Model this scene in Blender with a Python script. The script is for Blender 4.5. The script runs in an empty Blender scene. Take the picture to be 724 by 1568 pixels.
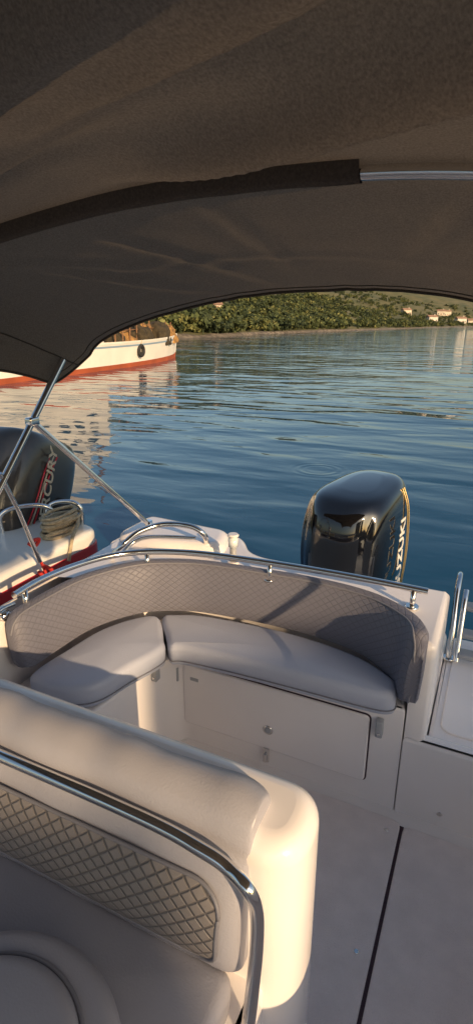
import bpy, bmesh, math, random
from mathutils import Vector, Matrix, noise
from mathutils.geometry import tessellate_polygon
random.seed(7)
scene=bpy.context.scene
# ------------------------------------------------------------------ frame: X = boat port, Y = aft, Z up, deck z=0, water z=-0.4
TH=math.radians(25.3); PT=math.radians(18.86); F=840.0; H=1.65
cT,sT,cP,sP=math.cos(TH),math.sin(TH),math.cos(PT),math.sin(PT)
R=Vector((cT,sT,0)); FW=Vector((-sT*cP,cT*cP,-sP)); U=R.cross(FW)
C=Vector((0,0,H)); WZ=-0.40
def ray(px,py): return R*((px-362)/F)+U*((784-py)/F)+FW
def PZ(px,py,z):
    d=ray(px,py); return C+d*((z-H)/d.z)
def PX(px,py,x):
    d=ray(px,py); return C+d*(x/d.x)
def PY(px,py,y):
    d=ray(px,py); return C+d*(y/d.y)
def L2W(a,b,z=0):   # land frame (looking out over the bay) -> world
    return Vector((a*cT-b*sT, a*sT+b*cT, z))
# ------------------------------------------------------------------ materials
def mat(name,col,rough=0.5,metal=0.0,var=0.0,vscale=5.0,bump=0.0,bscale=50.0,coat=0.0,detail=6,spec=0.5,sheen=0.0,col2=None,transl=0.0):
    m=bpy.data.materials.new(name); m.use_nodes=True
    nt=m.node_tree; N=nt.nodes; L=nt.links; b=N['Principled BSDF']
    b.inputs['Base Color'].default_value=(*col,1); b.inputs['Roughness'].default_value=rough
    b.inputs['Metallic'].default_value=metal; b.inputs['Coat Weight'].default_value=coat
    b.inputs['Coat Roughness'].default_value=0.05
    b.inputs['Specular IOR Level'].default_value=spec
    b.inputs['Sheen Weight'].default_value=sheen
    tc=N.new('ShaderNodeTexCoord'); tr=None
    if transl>0:
        tr=N.new('ShaderNodeBsdfTranslucent'); tr.inputs['Color'].default_value=(*[min(1,c*1.6) for c in col],1)
        mx=N.new('ShaderNodeMixShader'); mx.inputs[0].default_value=transl
        L.new(b.outputs[0],mx.inputs[1]); L.new(tr.outputs[0],mx.inputs[2]); L.new(mx.outputs[0],N['Material Output'].inputs['Surface'])
    if var>0 or col2:
        n=N.new('ShaderNodeTexNoise'); n.inputs['Scale'].default_value=vscale; n.inputs['Detail'].default_value=detail
        L.new(tc.outputs['Object'],n.inputs['Vector'])
        r=N.new('ShaderNodeValToRGB'); r.color_ramp.elements[0].position=0.3; r.color_ramp.elements[1].position=0.7
        c2=col2 or tuple(min(1,c*(1+var)) for c in col)
        c1=col if col2 else tuple(c*(1-var) for c in col)
        r.color_ramp.elements[0].color=(*c1,1); r.color_ramp.elements[1].color=(*c2,1)
        L.new(n.outputs['Fac'],r.inputs['Fac']); L.new(r.outputs['Color'],b.inputs['Base Color'])
        if tr: L.new(r.outputs['Color'],tr.inputs['Color'])
    if bump>0:
        n2=N.new('ShaderNodeTexNoise'); n2.inputs['Scale'].default_value=bscale; n2.inputs['Detail'].default_value=3
        L.new(tc.outputs['Object'],n2.inputs['Vector'])
        bp=N.new('ShaderNodeBump'); bp.inputs['Strength'].default_value=bump; bp.inputs['Distance'].default_value=0.01
        L.new(n2.outputs['Fac'],bp.inputs['Height']); L.new(bp.outputs['Normal'],b.inputs['Normal'])
    return m
def quilt(name,col,groove,pu,pv,w=0.09,bstr=0.9):
    m=mat(name,col,0.55); nt=m.node_tree; N=nt.nodes; L=nt.links; b=N['Principled BSDF']
    uv=N.new('ShaderNodeTexCoord'); sx=N.new('ShaderNodeSeparateXYZ'); L.new(uv.outputs['UV'],sx.inputs[0])
    def M(op,a,bb=None,c=None):
        n=N.new('ShaderNodeMath'); n.operation=op
        for i,v in enumerate((a,bb,c)):
            if v is None: continue
            if isinstance(v,(int,float)): n.inputs[i].default_value=v
            else: L.new(v,n.inputs[i])
        return n.outputs[0]
    u=M('DIVIDE',sx.outputs[0],pu); v=M('DIVIDE',sx.outputs[1],pv)
    def line(t):
        f=M('FRACT',t); a=M('ABSOLUTE',M('SUBTRACT',f,0.5)); return M('SUBTRACT',0.5,a)
    d1=line(M('ADD',u,v)); d2=line(M('SUBTRACT',u,v)); d=M('MINIMUM',d1,d2)
    mr=N.new('ShaderNodeMapRange'); mr.interpolation_type='SMOOTHSTEP'
    mr.inputs['From Min'].default_value=0.0; mr.inputs['From Max'].default_value=w*1.6
    L.new(d,mr.inputs['Value'])
    mr2=N.new('ShaderNodeMapRange'); mr2.interpolation_type='SMOOTHSTEP'
    mr2.inputs['From Min'].default_value=w*0.5; mr2.inputs['From Max'].default_value=w*1.1
    L.new(d,mr2.inputs['Value'])
    mx=N.new('ShaderNodeMixRGB'); mx.inputs[1].default_value=(*groove,1); mx.inputs[2].default_value=(*col,1)
    L.new(mr2.outputs[0],mx.inputs[0]); L.new(mx.outputs[0],b.inputs['Base Color'])
    bp=N.new('ShaderNodeBump'); bp.inputs['Strength'].default_value=bstr; bp.inputs['Distance'].default_value=0.004
    n=N.new('ShaderNodeTexNoise'); n.inputs['Scale'].default_value=400
    L.new(uv.outputs['Object'],n.inputs['Vector'])
    h=M('ADD',mr.outputs[0],M('MULTIPLY',n.outputs['Fac'],0.15))
    L.new(h,bp.inputs['Height']); L.new(bp.outputs['Normal'],b.inputs['Normal'])
    return m
gel=mat('gelcoat',(0.88,0.83,0.81),0.20,var=0.03,vscale=3,coat=0.3)
gel_n=mat('gelcoat_neighbour',(0.84,0.81,0.74),0.25,var=0.04,vscale=3,coat=0.2)
nonskid=mat('nonskid_deck',(0.88,0.79,0.76),0.55,var=0.05,vscale=14,bump=0.5,bscale=260)
vinyl=mat('vinyl_cushion',(0.47,0.50,0.60),0.38,var=0.03,vscale=6,bump=0.12,bscale=220)
vinyl_w=mat('vinyl_helm',(0.36,0.36,0.41),0.38,var=0.05,vscale=6,bump=0.12,bscale=220)
piping=mat('piping',(0.20,0.20,0.23),0.5)
quilt_g=quilt('quilted_backrest',(0.165,0.165,0.205),(0.13,0.13,0.16),0.034,0.026,0.08,0.35)
quilt_h=quilt('quilted_helm',(0.24,0.22,0.215),(0.14,0.13,0.13),0.036,0.028,0.10,0.7)
chrome=mat('stainless_steel',(0.80,0.79,0.77),0.12,1.0)
canvas=mat('bimini_canvas',(0.205,0.165,0.125),0.95,var=0.22,vscale=260,bump=0.3,bscale=420,spec=0.1,detail=2,transl=0.25)
sleeve=mat('canvas_sleeve',(0.10,0.083,0.068),0.95,var=0.2,vscale=200,bump=0.3,bscale=400,spec=0.1)
black=mat('black_cowling',(0.004,0.004,0.005),0.04,coat=1.0)
darkplast=mat('dark_plastic',(0.02,0.02,0.02),0.5)
greycowl=mat('neighbour_cowling',(0.05,0.045,0.04),0.28,coat=0.5)
greyplast=mat('grey_plastic',(0.36,0.37,0.39),0.45)
red=mat('red_gelcoat',(0.50,0.015,0.025),0.3,coat=0.3)
redrope=mat('red_rope',(0.6,0.04,0.03),0.8)
rope=mat('rope',(0.46,0.37,0.24),0.9,bump=0.6,bscale=90,var=0.3,vscale=60)
gold=mat('gold_trim',(0.75,0.55,0.25),0.3,0.8)
decal=mat('decal_white',(0.8,0.78,0.7),0.4)
decal2=mat('decal_cream',(0.55,0.48,0.36),0.5)
seam=mat('seam_shadow_gap',(0.05,0.025,0.035),0.8)
glass=mat('clear_lens',(0.75,0.78,0.78),0.1,coat=1)
# ------------------------------------------------------------------ helpers
def empty(name,loc=(0,0,0)):
    e=bpy.data.objects.new(name,None); e.location=loc; scene.collection.objects.link(e); e.empty_display_size=0.1; return e
def mesh(name,V,Fc,m,parent=None,smooth=True,uvs=None,ang=40,flat=()):
    me=bpy.data.meshes.new(name); me.from_pydata([tuple(v) for v in V],[],Fc); me.update()
    if m: me.materials.append(m)
    if uvs:
        ul=me.uv_layers.new(name='UVMap')
        for p in me.polygons:
            for li in p.loop_indices: ul.data[li].uv=uvs[me.loops[li].vertex_index]
    bm=bmesh.new(); bm.from_mesh(me)
    bm.faces.ensure_lookup_table()
    bmesh.ops.recalc_face_normals(bm,faces=bm.faces)
    if smooth:
        for f in bm.faces: f.smooth=True
        for i in flat: bm.faces[i].smooth=False
        for e in bm.edges:
            if len(e.link_faces)==2 and e.calc_face_angle(0)>math.radians(ang): e.smooth=False
    bm.to_mesh(me); bm.free()
    o=bpy.data.objects.new(name,me); scene.collection.objects.link(o)
    if parent: o.parent=parent
    return o
def box(name,x0,x1,y0,y1,z0,z1,m,parent=None,bev=0.01,seg=3,rot=None):
    bm=bmesh.new(); bmesh.ops.create_cube(bm,size=1)
    c=Vector(((x0+x1)/2,(y0+y1)/2,(z0+z1)/2))
    for v in bm.verts: v.co=Vector((v.co.x*(x1-x0),v.co.y*(y1-y0),v.co.z*(z1-z0)))
    if bev>0: bmesh.ops.bevel(bm,geom=bm.edges[:],offset=bev,segments=seg,profile=0.5,affect='EDGES')
    if rot: bmesh.ops.rotate(bm,verts=bm.verts,cent=(0,0,0),matrix=rot)
    for v in bm.verts: v.co+=c
    for f in bm.faces: f.smooth=True
    for e in bm.edges:
        if len(e.link_faces)==2 and e.calc_face_angle(0)>math.radians(40): e.smooth=False
    me=bpy.data.meshes.new(name); bm.to_mesh(me); bm.free(); me.materials.append(m)
    o=bpy.data.objects.new(name,me); scene.collection.objects.link(o)
    if parent: o.parent=parent
    return o
def catmull(P,n=8,closed=False):
    P=[Vector(p) for p in P]; out=[]; N=len(P)
    rng=N if closed else N-1
    for i in range(rng):
        if closed: a,b,c,d=P[(i-1)%N],P[i],P[(i+1)%N],P[(i+2)%N]
        else:
            a=P[max(i-1,0)]; b=P[i]; c=P[i+1]; d=P[min(i+2,N-1)]
        for k in range(n):
            t=k/n
            out.append(0.5*((2*b)+(c-a)*t+(2*a-5*b+4*c-d)*t*t+(3*b-a-3*c+d)*t**3))
    if not closed: out.append(P[-1])
    return out
def tube(name,P,r,m,parent=None,closed=False,smooth=True,n=8):
    pts=catmull(P,n,closed) if smooth and len(P)>2 else [Vector(p) for p in P]
    cu=bpy.data.curves.new(name,'CURVE'); cu.dimensions='3D'; cu.bevel_depth=r; cu.bevel_resolution=5; cu.use_fill_caps=True
    sp=cu.splines.new('POLY'); sp.points.add(len(pts)-1)
    for i,p in enumerate(pts): sp.points[i].co=(*p,1)
    sp.use_cyclic_u=closed; cu.materials.append(m)
    for s in cu.splines: s.use_smooth=True
    o=bpy.data.objects.new(name,cu); scene.collection.objects.link(o)
    if parent: o.parent=parent
    return o
def roundpoly(P,r,n=6):
    P=[Vector((p[0],p[1])) for p in P]; out=[]; N=len(P)
    rr=r if isinstance(r,(list,tuple)) else [r]*N
    for i in range(N):
        a,b,c=P[i-1],P[i],P[(i+1)%N]
        d1=(a-b); d2=(c-b); k=min(rr[i],d1.length*0.48,d2.length*0.48)
        p0=b+d1.normalized()*k; p1=b+d2.normalized()*k
        if k<1e-4: out.append(b); continue
        for j in range(n+1):
            t=j/n; out.append(p0*(1-t)**2+b*2*t*(1-t)+p1*t*t)
    return out
def area(P): return 0.5*sum(P[i-1].x*P[i].y-P[i].x*P[i-1].y for i in range(len(P)))
def inset(P,d):
    N=len(P); out=[]
    for i in range(N):
        a,b,c=P[i-1],P[i],P[(i+1)%N]
        e1=(b-a); e2=(c-b)
        n1=Vector((-e1.y,e1.x)); n2=Vector((-e2.y,e2.x))
        if n1.length<1e-7: n1=n2
        if n2.length<1e-7: n2=n1
        n=(n1.normalized()+n2.normalized())
        n=n.normalized() if n.length>1e-6 else n1.normalized()
        out.append(b+n*d)
    return out
def pillow(name,P,z0,z1,m,parent=None,r=0.02,puff=0.0,zf=None,rb=None,seg=5,ctr=None):
    P=[Vector((p[0],p[1])) for p in P]
    Q=[]
    for p in P:
        if not Q or (p-Q[-1]).length>1e-5: Q.append(p)
    if (Q[0]-Q[-1]).length<1e-5: Q.pop()
    P=Q
    if area(P)<0: P=P[::-1]
    rb=r*0.5 if rb is None else rb
    rings=[]
    if rb>0:
        for k in range(3): 
            a=math.pi/2*k/3; rings.append((rb*(1-math.sin(a)),z0+rb*(1-math.cos(a))))
    else: rings.append((0,z0))
    for k in range(seg+1):
        a=math.pi/2*k/seg; rings.append((r*(1-math.cos(a)),z1-r+r*math.sin(a)))
    V=[];Fc=[]; N=len(P)
    for d,z in rings:
        for p in inset(P,d): V.append((p.x,p.y,z+(zf(p.x,p.y) if zf else 0)))
    nr=len(rings)
    if puff>0:
        last=inset(P,rings[-1][0]); c=Vector(ctr) if ctr else sum(last,Vector((0,0)))/N
        for k in (1,2,3,4,5,6):
            f=1-k/7; zz=z1+puff*(1-f*f)
            for p in last:
                q=c+(p-c)*f; V.append((q.x,q.y,zz))
        nr+=6
    for k in range(nr-1):
        for i in range(N):
            j=(i+1)%N; Fc.append((k*N+i,k*N+j,(k+1)*N+j,(k+1)*N+i))
    flat=[]
    bot=[Vector(V[i]) for i in range(N)]
    for t in tessellate_polygon([bot]): flat.append(len(Fc)); Fc.append(tuple(t)[::-1])
    o0=(nr-1)*N; top=[Vector((V[o0+i][0],V[o0+i][1],0)) for i in range(N)]
    if puff>0:
        V.append((c.x,c.y,z1+puff)); ci=len(V)-1
        for i in range(N): Fc.append((o0+i,o0+(i+1)%N,ci))
    else:
        for t in tessellate_polygon([top]): flat.append(len(Fc)); Fc.append(tuple(o0+k for k in t))
    return mesh(name,V,Fc,m,parent,ang=50,flat=flat)
def grid(name,rows,m,parent=None,closeu=False,closev=False,cap=False,uvs=None,smooth=True,ang=40):
    n=len(rows);k=len(rows[0]); V=[p for r in rows for p in r]; Fc=[]
    for i in range(n if closeu else n-1):
        for j in range(k if closev else k-1):
            a=i*k+j;b=i*k+(j+1)%k;c=((i+1)%n)*k+(j+1)%k;d=((i+1)%n)*k+j
            Fc.append((a,b,c,d))
    if cap: Fc.append(tuple(range(k))); Fc.append(tuple((n-1)*k+i for i in range(k)))
    u=[q for r in uvs for q in r] if uvs else None
    return mesh(name,V,Fc,m,parent,uvs=u,smooth=smooth,ang=ang)
def cyl(name,c,axis,r,h,m,parent=None,seg=24,bev=0.002,r2=None):
    bm=bmesh.new(); bmesh.ops.create_cone(bm,cap_ends=True,segments=seg,radius1=r,radius2=r if r2 is None else r2,depth=h)
    ed=[e for e in bm.edges if all(abs(f.normal.z)>0.9 for f in e.link_faces if len(f.verts)>4) and any(len(f.verts)>4 for f in e.link_faces)]
    if bev>0: bmesh.ops.bevel(bm,geom=ed,offset=bev,segments=2,affect='EDGES')
    q=Vector(axis).to_track_quat('Z','Y').to_matrix()
    bmesh.ops.rotate(bm,verts=bm.verts,cent=(0,0,0),matrix=q)
    for v in bm.verts: v.co+=Vector(c)
    for f in bm.faces: f.smooth=len(f.verts)<=4
    me=bpy.data.meshes.new(name); bm.to_mesh(me); bm.free(); me.materials.append(m)
    o=bpy.data.objects.new(name,me); scene.collection.objects.link(o)
    if parent: o.parent=parent
    return o
# ================================================================== MOTORBOAT (hull, deck, coaming)
boat=empty('motorboat')
hull_out=[(-1.54,2.40),(-1.54,-1.2),(-1.35,-2.6),(-0.55,-3.9),(0.3,-2.6),(0.54,-1.2),(0.54,2.40)]
ho=roundpoly(hull_out,0.15)
rows=[]
for z,s in ((-0.75,0.55),(-0.45,0.88),(-0.1,0.95),(-0.03,1.0)):
    rows.append([Vector((-0.55+(p.x+0.55)*s,p.y*(0.97 if s<0.9 else 1),z)) for p in ho])
grid('hull',rows,gel,boat,closev=True,cap=True)
pillow('cockpit_floor',roundpoly([(-1.50,1.7),(-1.50,-2.4),(0.5,-2.4),(0.5,1.7)],0.05),-0.028,-0.008,gel,boat,r=0.005)
pillow('deck_panel_starboard',roundpoly([(-1.05,1.575),(-1.05,-1.5),(-0.107,-1.5),(-0.107,1.575)],0.03),-0.02,0.0,nonskid,boat,r=0.006)
pillow('deck_panel_port',roundpoly([(-0.097,1.565),(-0.097,-1.5),(0.40,-1.5),(0.40,1.565)],0.03),-0.02,0.0,nonskid,boat,r=0.006)
box('deck_seam',-0.109,-0.095,-1.5,1.56,-0.015,-0.004,seam,boat,bev=0)
inner=[(-1.43,-2.4),(-1.43,1.15),(-1.42,1.45),(-1.34,1.68),(-1.20,1.81),(-1.0,1.875),(-0.62,1.895),(-0.36,1.86),(-0.20,1.77),(-0.145,1.68),(-0.137,1.63)]
inn=[Vector((p.x,p.y)) for p in catmull([(a,b,0) for a,b in inner],5)]
outer=[(-0.085,1.626),(-0.070,1.64),(-0.066,2.03)]+[tuple(p) for p in roundpoly([(-0.07,2.05),(-0.90,2.05),(-1.02,2.24),(-1.56,2.28),(-1.56,1.9)],[0.02,0.1,0.09,0.12,0.02])[3:]]+[(-1.54,1.5),(-1.53,-1.2),(-1.52,-2.4)]
pillow('coaming',inn+[Vector(p) for p in outer],-0.02,0.69,gel,boat,r=0.024,zf=None,rb=0)
pod=roundpoly([(-1.00,1.98),(-1.06,2.19),(-1.54,2.22),(-1.54,1.92),(-1.30,1.90)],0.07)
pillow('quarter_pod',pod,0.68,0.735,gel,boat,r=0.045,rb=0,seg=7)
pillow('side_deck_port',roundpoly([(0.42,1.45),(0.42,-2.4),(0.55,-2.4),(0.60,1.45)],0.03),-0.02,0.66,gel,boat,r=0.03,rb=0)
pillow('platform_bulkhead',roundpoly([(-0.139,1.619),(0.55,1.619),(0.55,1.68),(-0.139,1.68)],0.006),-0.02,0.315,gel,boat,r=0.018,rb=0)
pillow('swim_platform',roundpoly([(-0.064,1.68),(0.55,1.68),(0.55,2.43),(-0.064,2.43)],0.01),-0.1,0.285,gel,boat,r=0.015,rb=0)
pillow('platform_tread',roundpoly([(-0.03,1.74),(0.50,1.74),(0.50,2.36),(-0.03,2.36)],0.05),0.27,0.292,gel,boat,r=0.005,rb=0)
pillow('motor_well',roundpoly([(-1.52,2.02),(-0.066,2.02),(-0.066,2.40),(-1.52,2.40)],0.05),-0.1,0.33,gel,boat,r=0.02,rb=0)
con=empty('steering_console')
pillow('console_body',roundpoly([(-1.15,-1.5),(-0.35,-1.5),(-0.30,-0.75),(-1.20,-0.75)],0.08),0,0.95,gel,con,r=0.06)
pillow('fore_deck',roundpoly([(-1.5,-2.3),(0.5,-2.3),(0.3,-2.6),(-0.55,-3.8),(-1.35,-2.6)],0.05),-0.02,0.72,gel,boat,r=0.04,rb=0)
def screw(p,n=(0,0,1),s=0.007):
    cyl('screw',p,n,s,0.004,chrome,boat,seg=12,bev=0.001)
for px,py in ((591,1271),(545,1457)): screw(PZ(px,py,0.001))
screw(PY(672,1247,1.618),(0,-1,0),0.009)
# ================================================================== STERN BENCH
bench=empty('stern_bench')
base=roundpoly([(-1.425,1.10),(-1.09,1.10),(-1.07,1.25),(-1.035,1.56),(-1.0,1.622),(-0.141,1.622),(-0.15,1.68),(-0.21,1.78),(-0.38,1.855),(-0.62,1.885),(-1.0,1.865),(-1.21,1.80),(-1.34,1.66),(-1.41,1.45),(-1.425,1.2)],[0.02,0.06,0.05,0.04,0.04,0.005]+[0.02]*9)
pillow('bench_base',base,-0.015,0.425,gel,bench,r=0.012,rb=0)
c2=catmull([(-1.13,1.675,0),(-1.045,1.57,0),(-0.985,1.50,0),(-0.93,1.515,0),(-0.75,1.53,0),(-0.5,1.54,0),(-0.26,1.545,0),(-0.185,1.56,0),(-0.172,1.60,0),(-0.205,1.665,0),(-0.36,1.745,0),(-0.626,1.782,0),(-0.95,1.762,0),(-1.08,1.72,0)],5,True)
pillow('seat_cushion_aft',[Vector((p.x,p.y)) for p in c2],0.432,0.520,vinyl,bench,r=0.026,puff=0.012,ctr=(-0.62,1.64))
c1=catmull([(-1.14,1.668,0),(-1.22,1.625,0),(-1.293,1.49,0),(-1.318,1.32,0),(-1.33,1.17,0),(-1.29,1.125,0),(-1.15,1.14,0),(-1.075,1.20,0),(-1.04,1.33,0),(-1.0,1.475,0),(-1.04,1.545,0)],5,True)
pillow('seat_cushion_side',[Vector((p.x,p.y)) for p in c1],0.432,0.520,vinyl,bench,r=0.026,puff=0.012,ctr=(-1.165,1.40))
for nm,cc_ in (('seat_seam_aft',c2),('seat_seam_side',c1)):
    P2=[Vector((p.x,p.y)) for p in cc_]
    if area(P2)<0: P2=P2[::-1]
    tube(nm,[Vector((p.x,p.y,0.452)) for p in inset(P2,-0.0005)],0.0025,piping,bench,closed=True,smooth=False)
bp_=catmull([(-1.345,1.14,0),(-1.345,1.32,0),(-1.325,1.49,0),(-1.235,1.655,0),(-1.12,1.735,0),(-0.96,1.785,0),(-0.626,1.805,0),(-0.358,1.765,0),(-0.21,1.67,0),(-0.168,1.575,0),(-0.163,1.545,0)],10)
S=[0]
for i in range(1,len(bp_)): S.append(S[-1]+(bp_[i]-bp_[i-1]).length)
Lb=S[-1]; rows=[];uvr=[]
for i,p in enumerate(bp_):
    t=(bp_[min(i+1,len(bp_)-1)]-bp_[max(i-1,0)]).normalized(); nn=Vector((-t.y,t.x,0))
    e=min(S[i],Lb-S[i]); k=1.0
    if e<0.07: k=math.sqrt(max(0,1-((0.07-e)/0.07)**2))
    k=max(k,0.03); wr=S[i]/Lb
    zb=0.505 if wr<0.85 else 0.505-0.03*(wr-0.85)/0.15
    zt=0.722+0.025*max(0,(wr-0.6)/0.4)
    zm=zb+(zt-zb)*0.45
    prof=[(0.062,0.0),(0.03,-0.004),(0.010,0.004),(0.0,0.03),(-0.004,0.30),(0.004,0.65),(0.018,0.90),(0.030,0.975),(0.048,1.0),(0.070,0.985),(0.080,0.93),(0.078,0.5),(0.070,0.08)]
    row=[];ur=[];vl=0;last=None
    for n_,h_ in prof:
        hh=zb+(zt-zb)*h_
        nd=0.04+(n_-0.04)*(0.35+0.65*k)+0.0; zz=zm+(hh-zm)*(0.45+0.55*k)
        q=Vector((p.x,p.y,0))+nn*nd+Vector((0,0,zz)); row.append(q)
        if last: vl+=math.hypot(n_-last[0],(h_-last[1])*0.22)
        last=(n_,h_); ur.append((S[i],vl))
    rows.append(row);uvr.append(ur)
grid('backrest_quilted',rows,quilt_g,bench,closev=True,cap=True,uvs=uvr)
tube('backrest_piping_top',[r[7] for r in rows],0.0035,piping,bench,smooth=False)
tube('backrest_piping_bottom',[r[1] for r in rows],0.0035,piping,bench,smooth=False)
def wallplate(name,x0,x1,z0,z1,y,d,m,parent,r=0.02):
    o=pillow(name,roundpoly([(x0,z0),(x1,z0),(x1,z1),(x0,z1)],r),0,d,m,parent,r=min(0.006,d*0.8),rb=0)
    o.rotation_euler=(math.radians(90),0,0); o.location=(0,y,0); return o
wallplate('hatch_gap',-1.005,-0.248,0.079,0.371,1.6215,0.003,seam,bench,0.023)
wallplate('locker_hatch',-1.0,-0.253,0.084,0.366,1.6215,0.013,gel,bench,0.02)
pc=PY(410,1118,1.606)
cyl('hatch_vent_ring',pc,(0,-1,0),0.020,0.006,chrome,bench); cyl('hatch_vent_core',pc+Vector((0,-0.004,0)),(0,-1,0),0.012,0.006,greyplast,bench)
pl=PY(407,1155,1.603)
box('hatch_latch_plate',pl.x-0.012,pl.x+0.012,1.600,1.607,pl.z-0.035,pl.z+0.03,chrome,bench,bev=0.002)
box('hatch_latch_hook',pl.x-0.007,pl.x+0.007,1.588,1.600,pl.z-0.028,pl.z+0.01,chrome,bench,bev=0.003)
for px,py in ((237,1030),(270,1030),(580,1115)):
    q=PY(px,py,1.60)
    if px<240: q=PX(px,py,-1.035)
    box('hinge_bracket',q.x-0.012,q.x+0.012,q.y-0.01,q.y+0.02,q.z-0.035,q.z+0.03,greyplast,bench,bev=0.004)
    cyl('hinge_bolt',(q.x,q.y-0.012,q.z-0.018),(0,-1,0),0.005,0.005,chrome,bench,seg=12,bev=0.001)
lab=PY(297,1041,1.606)
box('hatch_label',lab.x-0.018,lab.x+0.018,1.6065,1.6083,lab.z-0.007,lab.z+0.007,greyplast,bench,bev=0)
# ================================================================== STERN RAIL
rail=empty('stern_rail')
rp=[PZ(x,y,0.765) for x,y in ((22,912),(60,889),(110,868),(165,852),(225,845),(300,847),(380,857),(470,871),(560,887),(655,906))]
tube('top_rail',rp,0.0125,chrome,rail)
for x,y in ((38,903),(225,845),(413,862),(633,902)):
    q=PZ(x,y,0.765); cyl('stanchion',(q.x,q.y,0.715),(0,0,1),0.010,0.10,chrome,rail); cyl('stanchion_foot',(q.x,q.y,0.695),(0,0,1),0.024,0.012,chrome,rail)
tube('corner_loop',[PZ(170,853,0.70),PZ(188,835,0.76),PZ(212,815,0.80),PZ(250,803,0.82),PZ(292,806,0.82),PZ(313,820,0.78),PZ(317,838,0.70)],0.0125,chrome,rail)
tube('corner_loop_mid',[PZ(186,850,0.70),PZ(205,830,0.74),PZ(235,822,0.76),PZ(300,824,0.76)],0.009,chrome,rail)
nav=empty('navigation_light'); q=PZ(357,862,0.70)
cyl('light_base',(q.x,q.y,0.70),(0,0,1),0.026,0.02,gel,nav); cyl('light_stem',(q.x,q.y,0.74),(0,0,1),0.014,0.07,greyplast,nav)
cyl('light_lens',(q.x,q.y,0.795),(0,0,1),0.021,0.05,glass,nav,bev=0.006); cyl('light_cap',(q.x,q.y,0.825),(0,0,1),0.024,0.012,gel,nav,bev=0.004)
cl=empty('deck_cleat'); q=PZ(6,942,0.70)
tube('cleat_horn',[q+Vector((0,-.05,.02)),q+Vector((0,0,.025)),q+Vector((0,.05,.02))],0.008,chrome,cl); cyl('cleat_base',(q.x,q.y,0.70),(0,0,1),0.02,0.03,chrome,cl)
lad=empty('swim_ladder')
for dx in (0.0,0.26):
    P=[Vector((-0.045+dx,2.22,0.30)),Vector((-0.045+dx,2.26,0.42)),Vector((-0.05+dx,2.36,0.56)),Vector((-0.05+dx,2.43,0.595)),Vector((-0.05+dx,2.46,0.56)),Vector((-0.05+dx,2.42,0.40)),Vector((-0.05+dx,2.40,0.30))]
    tube('ladder_rail',P,0.0125,chrome,lad); cyl('ladder_foot',(-0.045+dx,2.22,0.297),(0,0,1),0.025,0.01,chrome,lad)
    tube('ladder_rail_inner',[Vector((-0.015+dx*0.8,2.20,0.30)),Vector((-0.015+dx*0.8,2.30,0.50)),Vector((-0.015+dx*0.8,2.36,0.56))],0.012,chrome,lad)
for yy,zz in ((2.27,0.40),(2.33,0.50),(2.22,0.33)): box('ladder_step',-0.01,0.20,yy-0.03,yy+0.03,zz-0.012,zz+0.012,greyplast,lad,bev=0.008)
# ================================================================== HELM SEAT
helm=empty('helm_seat')
pillow('seat_shell',roundpoly([(-1.40,0.655),(-0.195,0.655),(-0.195,0.845),(-1.40,0.845)],[0.09,0.09,0.09,0.09],10),0.0,0.795,gel,helm,r=0.045,seg=8,rb=0)
pillow('seat_box',roundpoly([(-1.36,0.02),(-0.27,0.02),(-0.255,0.68),(-1.36,0.68)],[0.04,0.04,0.01,0.01]),0.0,0.445,gel,helm,r=0.02)
pillow('seat_plinth',roundpoly([(-1.38,-0.02),(-0.18,-0.02),(-0.165,0.80),(-1.38,0.80)],0.05),0.0,0.12,gel,helm,r=0.03)
pillow('seat_cushion',roundpoly([(-1.34,0.06),(-0.30,0.06),(-0.29,0.625),(-1.34,0.625)],0.05),0.447,0.518,vinyl_w,helm,r=0.025,puff=0.018)
prof=[(.615,.515),(.595,.545),(.590,.60),(.602,.66),(.625,.715),(.645,.755),(.652,.79),(.668,.822),(.700,.842),(.735,.842),(.765,.822),(.778,.79),(.775,.72),(.72,.62),(.66,.53)]
pf=[Vector((0,a,b)) for a,b in [(p.y,p.z) for p in catmull([(0,a,b) for a,b in prof],4,True)]]
ctr=Vector((0,.69,.70)); rows=[]
XR=-0.285; XL=-1.36
xs=[XL+ (XR-XL)*i/40 for i in range(35)]+[XR-0.10+0.10*math.sin(math.pi/2*k/10) for k in range(0,11)]
xs=sorted(set(round(x,5) for x in xs))
for x in xs:
    e=XR-x; k=1 if e>0.05 else math.sqrt(max(0.0,1-((0.05-e)/0.05)**2))
    k=0.72+0.28*k
    wob=0.002*math.sin(x*31)+0.0015*math.sin(x*53+1)
    rows.append([Vector((x,ctr.y+(p.y-ctr.y)*k+(0.003*math.sin(x*23+p.z*20) if p.z>0.7 else 0),ctr.z+(p.z-ctr.z)*(0.9+0.1*k)+wob)) for p in pf])
grid('backrest_cushion',rows,vinyl_w,helm,closev=True,cap=True)
tube('backrest_seam_roll',[r[44]+Vector((0,0.001,0.001)) for r in rows],0.0028,piping,helm,smooth=False)
fprof=[(.592,.548),(.583,.575),(.580,.60),(.583,.63),(.590,.66),(.600,.69),(.613,.715)]
fp=catmull([(0,a,b) for a,b in fprof],3); fl=[0]
for i in range(1,len(fp)): fl.append(fl[-1]+(fp[i]-fp[i-1]).length)
def fat(s):
    s=max(0,min(fl[-1],s))
    for i in range(1,len(fl)):
        if s<=fl[i]+1e-9:
            t=(s-fl[i-1])/(fl[i]-fl[i-1]); return fp[i-1].lerp(fp[i],t)
    return fp[-1]
PR=-0.318; rows=[];uvr=[];TL=fl[-1]
xs=[-1.34+(PR-0.06+1.34)*i/40 for i in range(41)]+[PR-0.06+0.06*math.sin(math.pi/2*k/8) for k in range(1,9)]
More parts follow.
